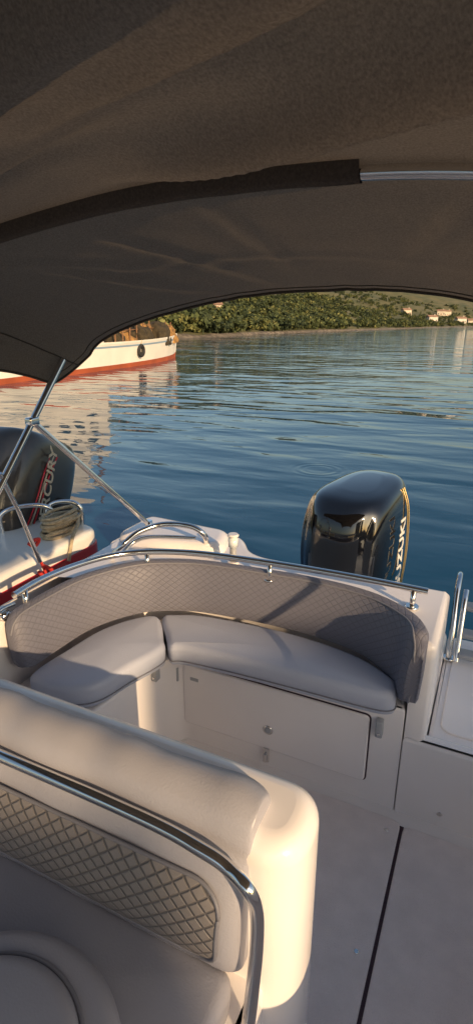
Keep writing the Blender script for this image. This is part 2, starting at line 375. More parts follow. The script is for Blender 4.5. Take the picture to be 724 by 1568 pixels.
for x in xs:
    e=PR-x; k=1 if e>0.06 else math.sqrt(max(0,1-((0.06-e)/0.06)**2)); m_=TL/2; hh=(TL/2-0.05)+0.05*k if e<0.06 else TL/2
    r=[];u=[]
    for j in range(15):
        s=m_+(-1+2*j/14)*hh; q=fat(s); edge=1-abs(-1+2*j/14)**6
        r.append(Vector((x,q.y-0.006*edge*(0.3+0.7*k)+0.006,q.z))); u.append((x,s))
    rows.append(r);uvr.append(u)
grid('quilted_panel',rows,quilt_h,helm,uvs=uvr)
tube('panel_piping',[r[0]+Vector((0,-.002,0)) for r in rows]+[r for r in rows[-1][1:]]+[r[-1]+Vector((0,-.002,0)) for r in rows[::-1]],0.004,piping,helm,smooth=False)
tube('grab_rail',[Vector((-1.38,.634,.78)),Vector((-0.9,.632,.783)),Vector((-0.5,.630,.785)),PZ(310,1302,.785),PZ(350,1330,.775),PX(380,1362,-0.262),PX(393,1395,-0.252),PX(393,1450,-0.25),PX(387,1510,-0.25),PX(380,1568,-0.25),PX(370,1650,-0.25)],0.0125,chrome,helm)
bol=empty('helm_chair')
cc=PZ(-45,1640,0.60)
def disc(name,rad,z0,z1,m,r): 
    return pillow(name,[(cc.x+rad*math.cos(a)*1.05,cc.y+rad*math.sin(a)) for a in [i*2*math.pi/64 for i in range(64)]],z0,z1,m,bol,r=r,seg=7,puff=0.004)
disc('chair_cushion_rim',0.215,0.53,0.60,vinyl_w,0.035)
disc('chair_cushion_top',0.155,0.58,0.625,vinyl_w,0.03)
tube('chair_piping',[(cc.x+0.158*1.05*math.cos(a),cc.y+0.158*math.sin(a),0.603) for a in [i*2*math.pi/64 for i in range(64)]],0.004,piping,bol,closed=True,smooth=False)
# ================================================================== OUTBOARDS
def outboard(name,cx,cy,ztop,scale,body,text,tcol,wide=1.0,ty=-0.02,tx=0.203,ts=0.12):
    e=empty(name,(cx,cy,ztop)); 
    secs=[(-0.70,0.09,0.12,0.00),(-0.62,0.150,0.22,0.0),(-0.56,0.170,0.26,0.0),(-0.45,0.182,0.285,0.0),(-0.30,0.188,0.295,0.005),(-0.18,0.186,0.288,0.015),(-0.09,0.176,0.272,0.025),(-0.04,0.160,0.250,0.03),(-0.012,0.130,0.215,0.035),(0.0,0.07,0.13,0.04)]
    rows=[]
    zs=catmull([Vector((a,b,c)) for a,b,c,d in secs],4); ds=catmull([Vector((a,d,0)) for a,b,c,d in secs],4)
    for s,d in zip(zs,ds):
        row=[]
        for i in range(72):
            a=2*math.pi*i/72; ca,sa=math.cos(a),math.sin(a); ex=0.66
            x=s.y*math.copysign(abs(ca)**ex,ca)*wide; y=s.z*math.copysign(abs(sa)**ex,sa)*wide
            taper=1-0.12*(y/s.z if s.z else 0)
            dn=min(1,max(0,(-s.x)/0.08))
            if y<0: y-=0.022*math.exp(-(x/(0.09*wide))**4)*dn
            g=0.010*math.exp(-((s.x+0.47+0.25*y)/0.012)**2)
            fl_=0.014*math.exp(-((abs(x)-0.125*wide)/0.018)**2)*dn if y<-0.10 else 0
            row.append(Vector((x*taper-math.copysign(g,x)*abs(ca),y+d.y+fl_,s.x)))
        rows.append(row)
    grid('cowling',rows,body,e,closev=True,cap=True,ang=60)
    pillow('lower_cowl',[(0.15*math.cos(a),0.22*math.sin(a)) for a in [i*2*math.pi/32 for i in range(32)]],-0.80,-0.62,darkplast,e,r=0.04)
    box('mid_leg',-0.06,0.06,-0.10,0.14,-1.55,-0.78,body,e,bev=0.03)
    box('transom_bracket',-0.13,0.13,-0.24,-0.08,-1.05,-0.66,darkplast,e,bev=0.02)
    box('cavitation_plate',-0.11,0.11,-0.12,0.28,-1.57,-1.545,body,e,bev=0.008)
    for side in (1,-1):
        fc=bpy.data.curves.new('lettering','FONT'); fc.body=text; fc.size=ts*wide; fc.extrude=0.0015; fc.align_x='CENTER'; fc.align_y='CENTER'; fc.shear=0.12; fc.offset=0.0015
        fc.materials.append(tcol); t=bpy.data.objects.new('lettering',fc); scene.collection.objects.link(t); t.parent=e
        xa=Vector((0,0,1)); za=Vector((side,0.10,0)).normalized(); ya=za.cross(xa)
        M4=Matrix((xa,ya,za)).transposed().to_4x4()
        t.matrix_local=Matrix.Translation(Vector((side*tx*wide,ty,-0.31)))@M4
    return e
om=outboard('outboard_motor',-0.562,2.62,0.905,1,black,'SUZUKI',decal,1.12,-0.02,0.212,0.10)
for k_,yy in enumerate((0.115,0.135)):
    tube('gold_trim_strip',[(0.186*1.12,yy-0.01,-0.55),(0.192*1.12,yy,-0.40),(0.190*1.12,yy+0.005,-0.25),(0.178*1.12,yy+0.01,-0.12),(0.150*1.12,yy+0.01,-0.03)],0.0035,gold,om)
om.rotation_euler=(math.radians(4),math.radians(1),math.radians(-11))
# ================================================================== NEIGHBOURING BOAT
nb=empty('motorboat.001')
no=roundpoly([(-1.74,2.10),(-1.72,-1.5),(-2.2,-3),(-2.9,-4),(-3.5,-3),(-3.9,-1.5),(-3.85,2.10)],0.12)
rows=[]
for z,s in ((-0.8,0.6),(-0.45,0.9),(0.34,0.97)):
    rows.append([Vector((-2.9+(p.x+2.9)*s,p.y,z)) for p in no])
grid('hull_white',rows,gel_n,nb,closev=True,cap=True)
pillow('hull_red_band',[(-2.9+(p.x+2.9)*0.998,p.y) for p in no],0.34,0.605,red,nb,r=0.01,rb=0)
pillow('hull_deck_cap',[(-2.9+(p.x+2.9)*0.995,p.y*0.995) for p in no],0.605,0.675,gel_n,nb,r=0.03,rb=0)
om2=outboard('outboard_motor.001',-2.33,2.24,1.08,1,greycowl,'MERCURY',decal2,1.10,-0.06,0.208,0.09)
om2.rotation_euler=(math.radians(-24),math.radians(0),math.radians(6))
for k in range(3):
    tube('cowl_stripe',[(0.213,-0.16+0.022*k,-0.52),(0.222,-0.13+0.02*k,-0.38),(0.218,-0.10+0.022*k,-0.24),(0.200,-0.05+0.03*k,-0.12)],0.0045,red if k!=1 else decal2,om2)
st=empty('stern_rail.001')
for (xa_,ya_,xb_,yb_) in ((-2.13,1.80,-1.97,1.98),(-2.00,1.98,-1.86,2.07)):
    hA=0.125
    P=[Vector((xa_,ya_,0.67)),Vector((xa_,ya_,0.67+hA*0.7)),Vector((xa_+(xb_-xa_)*0.25,ya_+(yb_-ya_)*0.25,0.67+hA)),Vector((xa_+(xb_-xa_)*0.75,ya_+(yb_-ya_)*0.75,0.67+hA)),Vector((xb_,yb_,0.67+hA*0.7)),Vector((xb_,yb_,0.67))]
    tube('rail_loop',P,0.012,chrome,st)
rp_=empty('mooring_rope')
for k in range(9):
    cx_=-1.86+random.uniform(-.015,.015); cy_=1.93+random.uniform(-.015,.015); rr_=0.07+random.uniform(-.015,.012)
    P=[Vector((cx_+rr_*0.7*math.cos(a),cy_+rr_*1.5*math.sin(a),0.685+0.011*k+random.uniform(-.004,.006))) for a in [j*2*math.pi/8+k for j in range(8)]]
    tube('rope_coil',P,0.0085,rope,rp_,closed=True)
tube('rope_tail',[Vector((-1.80,1.98,.74)),Vector((-1.77,1.93,.72)),Vector((-1.74,1.86,.69)),Vector((-1.72,1.80,.60))],0.0085,rope,rp_)
rl=empty('red_lanyard')
tube('lanyard',[PX(50,826,-1.66),PX(56,845,-1.66),PX(64,862,-1.66),PX(72,880,-1.66)],0.006,redrope,rl)
tube('lanyard_knot',[PX(44,832,-1.66),PX(54,836,-1.65),PX(60,826,-1.66),PX(50,828,-1.65)],0.008,redrope,rl)
tube('lanyard_tail',[PX(66,866,-1.64),PX(80,873,-1.64),PX(72,884,-1.64),PX(60,876,-1.64)],0.008,redrope,rl)
q=PX(98,775,-2.05)
box('tilt_bracket',q.x-0.04,q.x+0.04,q.y-0.04,q.y+0.04,q.z-0.12,q.z+0.05,darkplast,nb,bev=0.02,rot=Matrix.Rotation(0.5,3,'X'))
q=PX(114,792,-2.05)
box('tilt_bracket_arm',q.x-0.02,q.x+0.02,q.y-0.06,q.y+0.04,q.z-0.12,q.z+0.01,darkplast,nb,bev=0.01,rot=Matrix.Rotation(-0.4,3,'X'))
# ================================================================== BIMINI
bim=empty('bimini_canopy')
def interp(x,T):
    if x<=T[0][0]: return T[0][1]
    for (a,b),(c,d) in zip(T,T[1:]):
        if x<=c:
            t=(x-a)/(c-a); return b+(d-b)*t
    return T[-1][1]
zcp=catmull([(-1.6,1.80,0),(-1.0,1.93,0),(-0.2,1.985,0),(0.4,1.958,0),(0.8,1.925,0),(1.10,1.925,0),(1.3,1.88,0),(1.55,1.82,0),(1.8,1.755,0)],8)
ZC=[(p.x,p.y) for p in zcp]
DR=[(0,0),(0.3,0.012),(0.6,0.058),(0.8,0.105),(0.93,0.155),(0.985,0.21),(1.02,0.285),(1.035,0.36)]
# long taut stress folds: (x0,y0,angle,width,depth,length)
CRE=((-1.1,0.55,-18,0.050,0.060,1.1),(-0.6,0.42,-12,0.050,0.048,1.1),(-0.2,0.72,-26,0.045,0.045,0.8),(-1.2,0.82,-8,0.030,0.026,0.6),(-0.9,1.35,62,0.028,0.007,0.35),(-1.15,1.4,50,0.022,0.007,0.3),(-0.65,1.3,80,0.022,0.005,0.3),(-0.1,0.45,-20,0.05,0.046,0.7),(-0.1,1.3,120,0.022,0.005,0.3),(-0.75,0.68,-20,0.026,0.022,0.7),(-0.9,0.62,-22,0.018,0.010,0.6),(-1.25,1.25,35,0.02,0.008,0.3),(-0.8,1.5,10,0.02,0.003,0.4))
def creases(X,Y):
    v=0
    for (x0,y0,ang,w,a,l) in CRE:
        a_=math.radians(ang); dx,dy=X-x0,Y-y0; u=dx*math.cos(a_)+dy*math.sin(a_); n=-dx*math.sin(a_)+dy*math.cos(a_)
        n+=0.03*math.sin(u*2.2+x0*7)
        v-=1.5*a*math.exp(-(n/w)**2)*math.exp(-(u/l)**2)
        v+=0.75*a*math.exp(-((n-2*w)/w)**2)*math.exp(-(u/l)**2)
    v+=0.012*noise.noise(Vector((X*1.6,Y*3.2,0.3)))+0.0022*noise.noise(Vector((X*7,Y*13,1.3)))
    v+=0.0012*noise.noise(Vector((X*25,Y*6,4)))
    return v
def can(s,t):
    nS=len(DR); f=abs(s)*(nS-1); i=min(int(f),nS-2); g=f-i
    pts=[Vector((DR[max(k,0)][0],DR[max(k,0)][1],0)) if k>=0 else Vector((-DR[-k][0],DR[-k][1],0)) for k in (i-1,i,i+1,min(i+2,nS-1))]
    a,b,c,d=pts; w=0.5*((2*b)+(c-a)*g+(2*a-5*b+4*c-d)*g*g+(3*b-a-3*c+d)*g**3)
    d_=w.x; dr=w.y
    yend=1.80+0.015*math.sin(s*2)-0.17*max(0,(abs(s)-0.68)/0.32)**1.5
    Y=-1.6+(yend+1.6)*t
    zc=interp(Y,ZC); 
    X=-0.50+d_*(1 if s>0 else -1)
    k=0.75 if Y<1.1 else 0.75+0.35*(Y-1.1)/0.7
    if s>0 and abs(s)<0.6: k*=1+0.7*max(0,min(1,(Y-1.0)/0.6))*(1-abs(s)/0.6)
    flatten=dr*(k if abs(s)<0.6 else k+(1-k)*(abs(s)-0.6)/0.4)
    z=zc-flatten
    q_=min(1,abs(Y-1.1)/0.24); edge=1-q_*q_*(3-2*q_)
    cr=creases(X,Y)*(1-edge)*(1-0.7*max(0,(Y-1.7)/0.1))
    z+=cr
    if Y>1.66: z-=0.0025*math.sin(X*47+4*noise.noise(Vector((X*5,0,0))))*(Y-1.66)/0.14*noise.noise(Vector((X*3,1,0)))*2
    if abs(s)>0.85: X+=0.015*noise.noise(Vector((Y*6,z*6,2)))
    return Vector((X,Y,z))
ns,nt_=150,300
rows=[[can(-1+2*i/ns,j/nt_) for i in range(ns+1)] for j in range(nt_+1)]
o=grid('canvas_top',rows,canvas,bim,ang=80)
hem=[can(-1+2*i/ns,1.0)+Vector((0,-0.002,-0.003)) for i in range(ns+1)]
tube('aft_hem',hem,0.0045,sleeve,bim,smooth=False)
hem2=[can(-1+2*i/ns,0.9905)+Vector((0,0,-0.0015)) for i in range(ns+1)]
tube('hem_stitching',hem2,0.0016,sleeve,bim,smooth=False)
sd=[can(-0.995,j/nt_) for j in range(nt_+1)]
tube('side_hem',sd,0.0045,sleeve,bim,smooth=False)
tube('side_seam',[can(-0.80,j/nt_)+Vector((0.002,0,-0.001)) for j in range(nt_+1)],0.0022,sleeve,bim,smooth=False)
t11=(1.10+1.6)/(1.8+1.6)
def pole(s): 
    p=can(s,t11); return Vector((p.x,1.10,p.z-0.016))
PXs=[-1+2*i/100 for i in range(101)]
sx=PY(551,290,1.10).x
fab=[pole(s) for s in PXs if pole(s).x<=sx and s>-0.97]
stl=[pole(s) for s in PXs if s>-0.99]
fab.append(Vector((sx,fab[-1].y,fab[-1].z)))
rows=[]
for i,p in enumerate(fab):
    wv=0.0012*math.sin(i*1.3)
    rows.append([p+Vector((0,-0.026,0.045)),p+Vector((0,-0.019,0.010)),p+Vector((0,-0.015+wv,-0.010)),p+Vector((0,-0.004,-0.018+wv)),p+Vector((0,0.010,-0.015)),p+Vector((0,0.018,0.005)),p+Vector((0,0.026,0.045))])
grid('pole_sleeve',rows,sleeve,bim,ang=80)
tube('bow_pole',stl,0.0125,chrome,bim,smooth=False)
top=PX(86,572,-1.50); jt=PX(50,645,-1.50)
d_=(jt-top); foot=top+d_*3.2
tube('main_leg',[top-d_*0.3,foot],0.0125,chrome,bim,smooth=False)
fb=PZ(228,803,0.77)
tube('brace_leg',[jt,fb],0.011,chrome,bim,smooth=False)
box('brace_joint',jt.x-0.016,jt.x+0.016,jt.y-0.024,jt.y+0.024,jt.z-0.016,jt.z+0.016,chrome,bim,bev=0.008)
cyl('brace_foot',fb,(0,0,1),0.018,0.04,chrome,bim)
tube('lower_strut',[PX(0,725,-1.50),PX(28,780,-1.51),PX(62,860,-1.52)],0.008,chrome,bim,smooth=False)
tube('main_leg_port',[Vector((0.5,1.62,1.50)),Vector((0.5,0.55,0.68))],0.0125,chrome,bim,smooth=False)
# ================================================================== WATER
def water_mat():
    m=bpy.data.materials.new('sea_water'); m.use_nodes=True; nt=m.node_tree; N=nt.nodes; L=nt.links; b=N['Principled BSDF']
    b.inputs['Base Color'].default_value=(0.006,0.055,0.110,1); b.inputs['Roughness'].default_value=0.03; b.inputs['IOR'].default_value=1.333
    tc=N.new('ShaderNodeTexCoord')
    def nz(sc,st,det,rotz):
        mp=N.new('ShaderNodeMapping'); mp.inputs['Scale'].default_value=st; mp.inputs['Rotation'].default_value=(0,0,rotz); L.new(tc.outputs['Object'],mp.inputs[0])
        n=N.new('ShaderNodeTexNoise'); n.inputs['Scale'].default_value=sc; n.inputs['Detail'].default_value=det; n.inputs['Distortion'].default_value=0.4
        L.new(mp.outputs[0],n.inputs['Vector']); return n.outputs['Fac']
    def M(op,a,bb):
        n=N.new('ShaderNodeMath'); n.operation=op
        for i,v in enumerate((a,bb)):
            if isinstance(v,(int,float)): n.inputs[i].default_value=v
            else: L.new(v,n.inputs[i])
        return n.outputs[0]
    a=nz(1.0,(0.40,1.0,1),1.5,-TH); c=nz(3.0,(0.5,1.0,1),2,-TH+0.35); d=nz(0.25,(0.6,1,1),1,-TH)
    h=M('ADD',M('MULTIPLY',a,1.25),M('MULTIPLY',c,0.15)); h=M('ADD',h,M('MULTIPLY',d,1.3))
    pt=nz(0.05,(0.5,1.6,1),2,-TH); mr=N.new('ShaderNodeMapRange'); L.new(pt,mr.inputs['Value']); mr.inputs['From Min'].default_value=0.35; mr.inputs['From Max'].default_value=0.65; mr.inputs['To Min'].default_value=0.4; mr.inputs['To Max'].default_value=1.25
    h=M('MULTIPLY',h,mr.outputs[0])
    pr=PZ(487,719,WZ); vm=N.new('ShaderNodeVectorMath'); vm.operation='DISTANCE'; L.new(tc.outputs['Object'],vm.inputs[0]); vm.inputs[1].default_value=(pr.x,pr.y,0)
    r=vm.outputs['Value']; s=M('SINE',M('MULTIPLY',r,48.0),0); g=M('SUBTRACT',r,0.30); g=M('MULTIPLY',M('MULTIPLY',g,g),-60.0); ex=M('POWER',2.718,g)
    h=M('ADD',h,M('MULTIPLY',M('MULTIPLY',s,ex),0.018))
    bp=N.new('ShaderNodeBump'); bp.inputs['Strength'].default_value=1.0; bp.inputs['Distance'].default_value=0.07
    L.new(h,bp.inputs['Height']); L.new(bp.outputs['Normal'],b.inputs['Normal'])
    return m
W=4000
w=mesh('water',[(-W,-W,0),(W,-W,0),(W,W,0),(-W,W,0)],[(0,1,2,3)],water_mat(),smooth=False); w.location=(0,0,WZ)
# ================================================================== LAND
shore=[(-400,60),(-160,70),(-60,80),(-9,96),(6,134),(27,180),(64,255),(181,490),(330,720),(700,1100)]
sh=catmull([Vector((a,b,0)) for a,b in shore],10)
def sdist(a,b):
    best=1e9; sg=1
    for i in range(len(sh)-1):
        p,q=sh[i],sh[i+1]; e=q-p; w_=Vector((a,b,0))-p; t=max(0,min(1,w_.dot(e)/e.length_squared)); dv=w_-e*t; dl=dv.length
        if dl<best: best=dl; sg=1 if e.x*w_.y-e.y*w_.x>0 else -1
    return best*sg
def lh(a,b,d=None):
    d=sdist(a,b) if d is None else d
    if d<-3: return WZ-1.5
    base=min(0.45,max(-1.2,(d+0.3)*0.5))
    hh=base+max(0,d-2)*0.20+ (max(0,d-60)*0.05)
    hh+=min(1,max(0,d-6)/30)*(noise.noise(Vector((a*0.012,b*0.012,0)))*9+noise.noise(Vector((a*0.04,b*0.04,3)))*2.5)
    hh+=0.4*noise.noise(Vector((a*0.4,b*0.4,7)))*min(1,max(0,(d+1)/3))
    return WZ+min(hh,110)
ground=mat('hillside_scrub',(0.055,0.070,0.022),0.95,col2=(0.17,0.145,0.065),vscale=0.06,detail=8,bump=0.5,bscale=2)
rock=mat('shore_rock',(0.17,0.14,0.105),0.9,var=0.6,vscale=0.8,bump=0.8,bscale=3)
V=[];Fc=[]
offs=[-4,-1.5,0,0.8,1.6,2.6,4,6,9,13,18,25,34,45,60,80,105,135,175,225,300,400]
sfine=catmull([Vector((a,b,0)) for a,b in shore],26)
nr=len(offs)
for i,p in enumerate(sfine):
    t=(sfine[min(i+1,len(sfine)-1)]-sfine[max(i-1,0)]).normalized(); n=Vector((-t.y,t.x,0))
    for k_,of in enumerate(offs):
        nn=(n*(1-min(1,of/120)) + Vector((-0.75,0.66,0))*min(1,max(0,of)/120)).normalized() if of>0 else n
        q=p+nn*of+n*(1.2*noise.noise(Vector((i*0.35,k_*0.5,0))) if of<5 else 0)
        V.append(L2W(q.x,q.y,lh(q.x,q.y,of)))
for i in range(len(sfine)-1):
    for k_ in range(nr-1):
        Fc.append((i*nr+k_,(i+1)*nr+k_,(i+1)*nr+k_+1,i*nr+k_+1))
hill=mesh('hillside',V,Fc,ground,smooth=True,ang=180)
hill.data.materials.append(rock)
for idx,p in enumerate(hill.data.polygons):
    if idx%(nr-1)<4: p.material_index=1
hv=[v.co.copy() for v in hill.data.vertices]
from mathutils.bvhtree import BVHTree
bvh=BVHTree.FromPolygons([tuple(v) for v in hv],[tuple(p.vertices) for p in hill.data.polygons])
def ground_at(a,b):
    q=L2W(a,b,500); r=bvh.ray_cast(q,Vector((0,0,-1)))
    return r[0].z if r[0] else None
import numpy as np
rng=np.random.default_rng(5)
def tree_template(kind):
    vs=[];cl=[]
    nc=7 if kind!=2 else 5
    for c in range(nc):
        if kind==2: cen=np.array([0,0,0.25+0.7*c/nc]); rad=0.17*(1.1-c/nc)
        elif kind==1: cen=np.array([*rng.normal(0,0.22,2),0.55+rng.uniform(0,0.3)]); rad=rng.uniform(0.16,0.28)
        else: cen=np.array([*rng.normal(0,0.24,2),0.30+rng.uniform(0,0.45)]); rad=rng.uniform(0.18,0.30)
        sh_=rng.uniform(0.6,1.25)
        for q in range(20):
            d=rng.normal(0,1,3); d/=np.linalg.norm(d); p=cen+d*rad*rng.uniform(0.55,1.0)*np.array([1,1,0.8])
            a=rng.normal(0,1,3); a/=np.linalg.norm(a); b=np.cross(a,d+rng.normal(0,0.5,3)); b/=np.linalg.norm(b)+1e-9
            s=rng.uniform(0.045,0.095)
            vs+= [p-a*s-b*s*0.6,p+a*s-b*s,p+a*s*0.7+b*s,p-a*s+b*s*0.8]; cl.append(sh_*rng.uniform(0.75,1.25))
    r0,r1=0.03,0.015
    for k_ in range(4):
        a0,a1=k_*math.pi/2,(k_+1)*math.pi/2
        vs+=[np.array([r0*math.cos(a0),r0*math.sin(a0),-0.1]),np.array([r0*math.cos(a1),r0*math.sin(a1),-0.1]),np.array([r1*math.cos(a1)+.02,r1*math.sin(a1),0.6]),np.array([r1*math.cos(a0)+.02,r1*math.sin(a0),0.6])]; cl.append(0.5)
    return np.array(vs),np.array(cl)
temps=[tree_template(k) for k in (0,0,1,0,1,2,0,0)]
VV=[];CC=[]
def add_tree(a,b,h,kind=None):
    z=ground_at(a,b)
    if z is None or z<WZ+0.2: return
    k_=kind if kind is not None else int(rng.integers(0,len(temps)))
    tv,tcl=temps[k_]; ang=rng.uniform(0,6.28); c_,s_=math.cos(ang),math.sin(ang)
    wdt=h*rng.uniform(0.8,1.3)
    M_=np.array([[c_*wdt,-s_*wdt,0],[s_*wdt,c_*wdt,0],[0,0,h]])
    o_=L2W(a,b,z-0.1*h)
    VV.append(tv@M_.T+np.array([o_.x,o_.y,o_.z])); 
    CC.append(tcl*rng.uniform(0.45,1.6))
cnt=0
for _ in range(40000):
    q=rng.uniform(-0.20,0.50); D=90*math.exp(rng.uniform(0,1)*math.log(10)); a,b=q*D,D
    d=sdist(a,b)
    if d<1.6 or d>300: continue
    dens=noise.noise(Vector((a*0.045,b*0.045,9)))*1.2+0.10
    if d<14: dens+=0.45
    if rng.uniform()>min(1,max(0.06,dens+0.2))*min(1,(D/260)**0.8+0.30): continue
    add_tree(a,b,rng.uniform(1.5,4.6)*(1.0 if d<60 else 1.2)); cnt+=1
    if cnt>3600: break
VV=np.concatenate(VV); CC=np.concatenate(CC); nf=len(CC)
me=bpy.data.meshes.new('distant_trees'); me.vertices.add(len(VV)); me.vertices.foreach_set('co',VV.ravel().astype(np.float32))
me.loops.add(nf*4); me.loops.foreach_set('vertex_index',np.arange(nf*4,dtype=np.int32)); me.polygons.add(nf)
me.polygons.foreach_set('loop_start',np.arange(0,nf*4,4,dtype=np.int32)); me.update(calc_edges=True)
at=me.attributes.new('tone','FLOAT','FACE'); at.data.foreach_set('value',CC.astype(np.float32))
fm=bpy.data.materials.new('foliage'); fm.use_nodes=True; N=fm.node_tree.nodes; L=fm.node_tree.links; b_=N['Principled BSDF']; b_.inputs['Roughness'].default_value=0.8
an=N.new('ShaderNodeAttribute'); an.attribute_name='tone'; cr=N.new('ShaderNodeValToRGB'); 
cr.color_ramp.elements[0].position=0.3; cr.color_ramp.elements[0].color=(0.024,0.038,0.012,1); cr.color_ramp.elements[1].position=0.95; cr.color_ramp.elements[1].color=(0.18,0.175,0.055,1)
e_=cr.color_ramp.elements.new(0.6); e_.color=(0.072,0.092,0.026,1)
mm=N.new('ShaderNodeMath'); mm.operation='MULTIPLY'; mm.inputs[1].default_value=0.5; L.new(an.outputs['Fac'],mm.inputs[0]); L.new(mm.outputs[0],cr.inputs[0]); L.new(cr.outputs[0],b_.inputs['Base Color'])
me.materials.append(fm); to=bpy.data.objects.new('distant_trees',me); scene.collection.objects.link(to)
wallm=mat('house_render',(0.55,0.48,0.38),0.9,var=0.15,vscale=0.5); wallw=mat('house_white',(0.58,0.53,0.46),0.9,var=0.08,vscale=0.5); roofm=mat('terracotta_roof',(0.30,0.18,0.12),0.85,var=0.3,vscale=2,bump=0.6,bscale=8); winm=mat('window_glass',(0.04,0.05,0.06),0.15)
def house(x0,y0,z0,w_,d_,h_,wm,rot,name='house',blocker=False):
    e=empty(name); e.location=(x0,y0,z0-0.8); e.rotation_euler=(0,0,rot)
    box('walls',-w_/2,w_/2,-d_/2,d_/2,0,h_+0.8,wm,e,bev=0.05,seg=1)
    hh=h_+0.8; ov=0.4 if not blocker else 0.12; rz=d_*0.28  # tighter eaves for the added sun-blocking houses
    V=[(-w_/2-ov,-d_/2-ov,hh),(w_/2+ov,-d_/2-ov,hh),(w_/2+ov,d_/2+ov,hh),(-w_/2-ov,d_/2+ov,hh),(-w_/2-ov,0,hh+rz),(w_/2+ov,0,hh+rz)]
    V=[(x,y,z_+0.02) for x,y,z_ in V]
    mesh('roof',V,[(0,1,5,4),(2,3,4,5),(0,4,3),(1,2,5),(3,2,1,0)],roofm,e,smooth=False)
    nw=max(2,int(w_/3)); fl=max(1,int(h_/2.7))
    for f in range(fl):
        for k in range(nw):
            x=-w_/2+(k+0.5)*w_/nw; hw=min(0.5,w_/nw*0.3)
            if f==0 and k==nw//2: box('door',x-hw,x+hw,-d_/2-0.04,-d_/2+0.02,0.8,2.9,roofm,e,bev=0)
            else:
                box('window',x-hw,x+hw,-d_/2-0.04,-d_/2+0.02,0.8+f*2.8+0.9,0.8+f*2.8+2.2,winm,e,bev=0)
                box('window_sill',x-hw-0.1,x+hw+0.1,-d_/2-0.12,-d_/2+0.02,0.8+f*2.8+0.78,0.8+f*2.8+0.88,wm,e,bev=0)
    if w_>3: box('chimney',w_/4-0.3,w_/4+0.3,-0.9,-0.3,hh+0.3,hh+rz+0.9,wm,e,bev=0)
    return e
for (q,D,w_,d_,h_,wm,rt) in ((0.335,560,9,7,4.6,wallw,0.2),(0.35,680,9,7,4.6,wallm,-0.3),(0.385,620,10,7,4.6,wallw,0.1),(0.36,780,9,7,5,wallm,0.0),(0.405,660,10,8,4.6,wallm,-0.2),(0.29,620,9,7,4.6,wallm,0.2),(-0.045,150,5,4,2.4,wallm,0.3)):
    z=ground_at(q*D,D)
    if z is None: continue
    p=L2W(q*D,D,z); house(p.x,p.y,p.z,w_,d_,h_,wm,TH+rt)
# ================================================================== FISHING BOAT
fbm=mat('fishing_boat_paint',(0.82,0.78,0.70),0.45,var=0.08,vscale=0.8,bump=0.1,bscale=3); fred=mat('antifouling_red',(0.36,0.08,0.03),0.7,var=0.2,vscale=1); fblue=mat('blue_sheer_stripe',(0.25,0.35,0.45),0.5)
netm=mat('fishing_net',(0.16,0.085,0.03),1.0,col2=(0.40,0.22,0.07),vscale=4,bump=1.0,bscale=14); netd=mat('net_dark',(0.045,0.035,0.02),1.0,var=0.4,vscale=5,bump=1,bscale=16); wood=mat('wood_brown',(0.18,0.09,0.04),0.7,var=0.2,vscale=4)
rub=mat('tyre_rubber',(0.02,0.02,0.02),0.8)
fbt=empty('fishing_boat')
HB=2.2
A=Vector((-12.3,15.0,0)); B=Vector((-4.15,38.2,0)); ax=(B-A).normalized(); LN=(B-A).length; sdv=Vector((ax.y,-ax.x,0))
def hullp(s,v,side):
    full=(1-max(0,(s-0.50)/0.50)**3.0)*(0.85+0.15*min(1,s/0.25))
    flare=0.82+0.18*v
    rise=1.22+0.22*max(0,(s-0.5)/0.5)**2+0.15*max(0,(0.25-s)/0.25)
    z=-0.55+(rise+0.55)*v
    over=0.5*max(0,v-0.15)*max(0,(s-0.8)/0.2)
    hb=HB*full*flare
    if s>0.98: hb=max(hb*0.2,0.03)
    p=A+ax*(LN*s+over)+sdv*hb*side
    return L2W(p.x,p.y,WZ+z)
def strip(name,v0,v1,m,n=60,off=0.0,k=8):
    for side in (1,-1):
        rows=[[hullp(i/n,v0+(v1-v0)*j/k,side*(1+off)) for j in range(k+1)] for i in range(n+1)]
        grid(name,rows,m,fbt)
strip('hull_bottom',0.0,0.43,fred); strip('hull_topsides',0.43,1.0,fbm); strip('sheer_stripe',0.88,0.93,fblue,off=0.008,k=1); strip('rub_rail',0.965,1.03,fbm,off=0.015,k=1)
n=60; rows=[[hullp(i/n,0.93,sd_) for sd_ in (-1,-0.5,0,0.5,1)] for i in range(n+1)]; grid('deck',rows,wood,fbt)
rows=[[hullp(0,j/6,sd_) for sd_ in (-1,-0.5,0,0.5,1)] for j in range(7)]; grid('transom_board',rows,fbm,fbt)
def fb_local(s,off,z): p=A+ax*LN*s+sdv*off; return L2W(p.x,p.y,WZ+z)
angb=math.atan2(*(L2W(ax.x,ax.y,0).yx))
def fbox(name,s,off,z,l,w_,h_,m,bev=0.05):
    o=box(name,-l/2,l/2,-w_/2,w_/2,0,h_,m,fbt,bev=bev); o.location=fb_local(s,off,z); o.rotation_euler=(0,0,angb); return o
fbox('wheelhouse',0.38,0,1.05,9.0,3.0,2.8,fbm,0.15); fbox('wheelhouse_roof',0.38,0,3.85,9.6,3.5,0.15,fbm)
for k_ in range(6):
    fbox('wheelhouse_window',0.25+0.05*k_,1.50,2.6,0.7,0.06,0.7,winm,0.0)
fbox('upper_bridge',0.38,0,4.0,6.0,2.4,2.2,fbm,0.15)
tube('mast',[fb_local(0.60,0,1.1),fb_local(0.60,0,8)],0.09,wood,fbt,smooth=False)
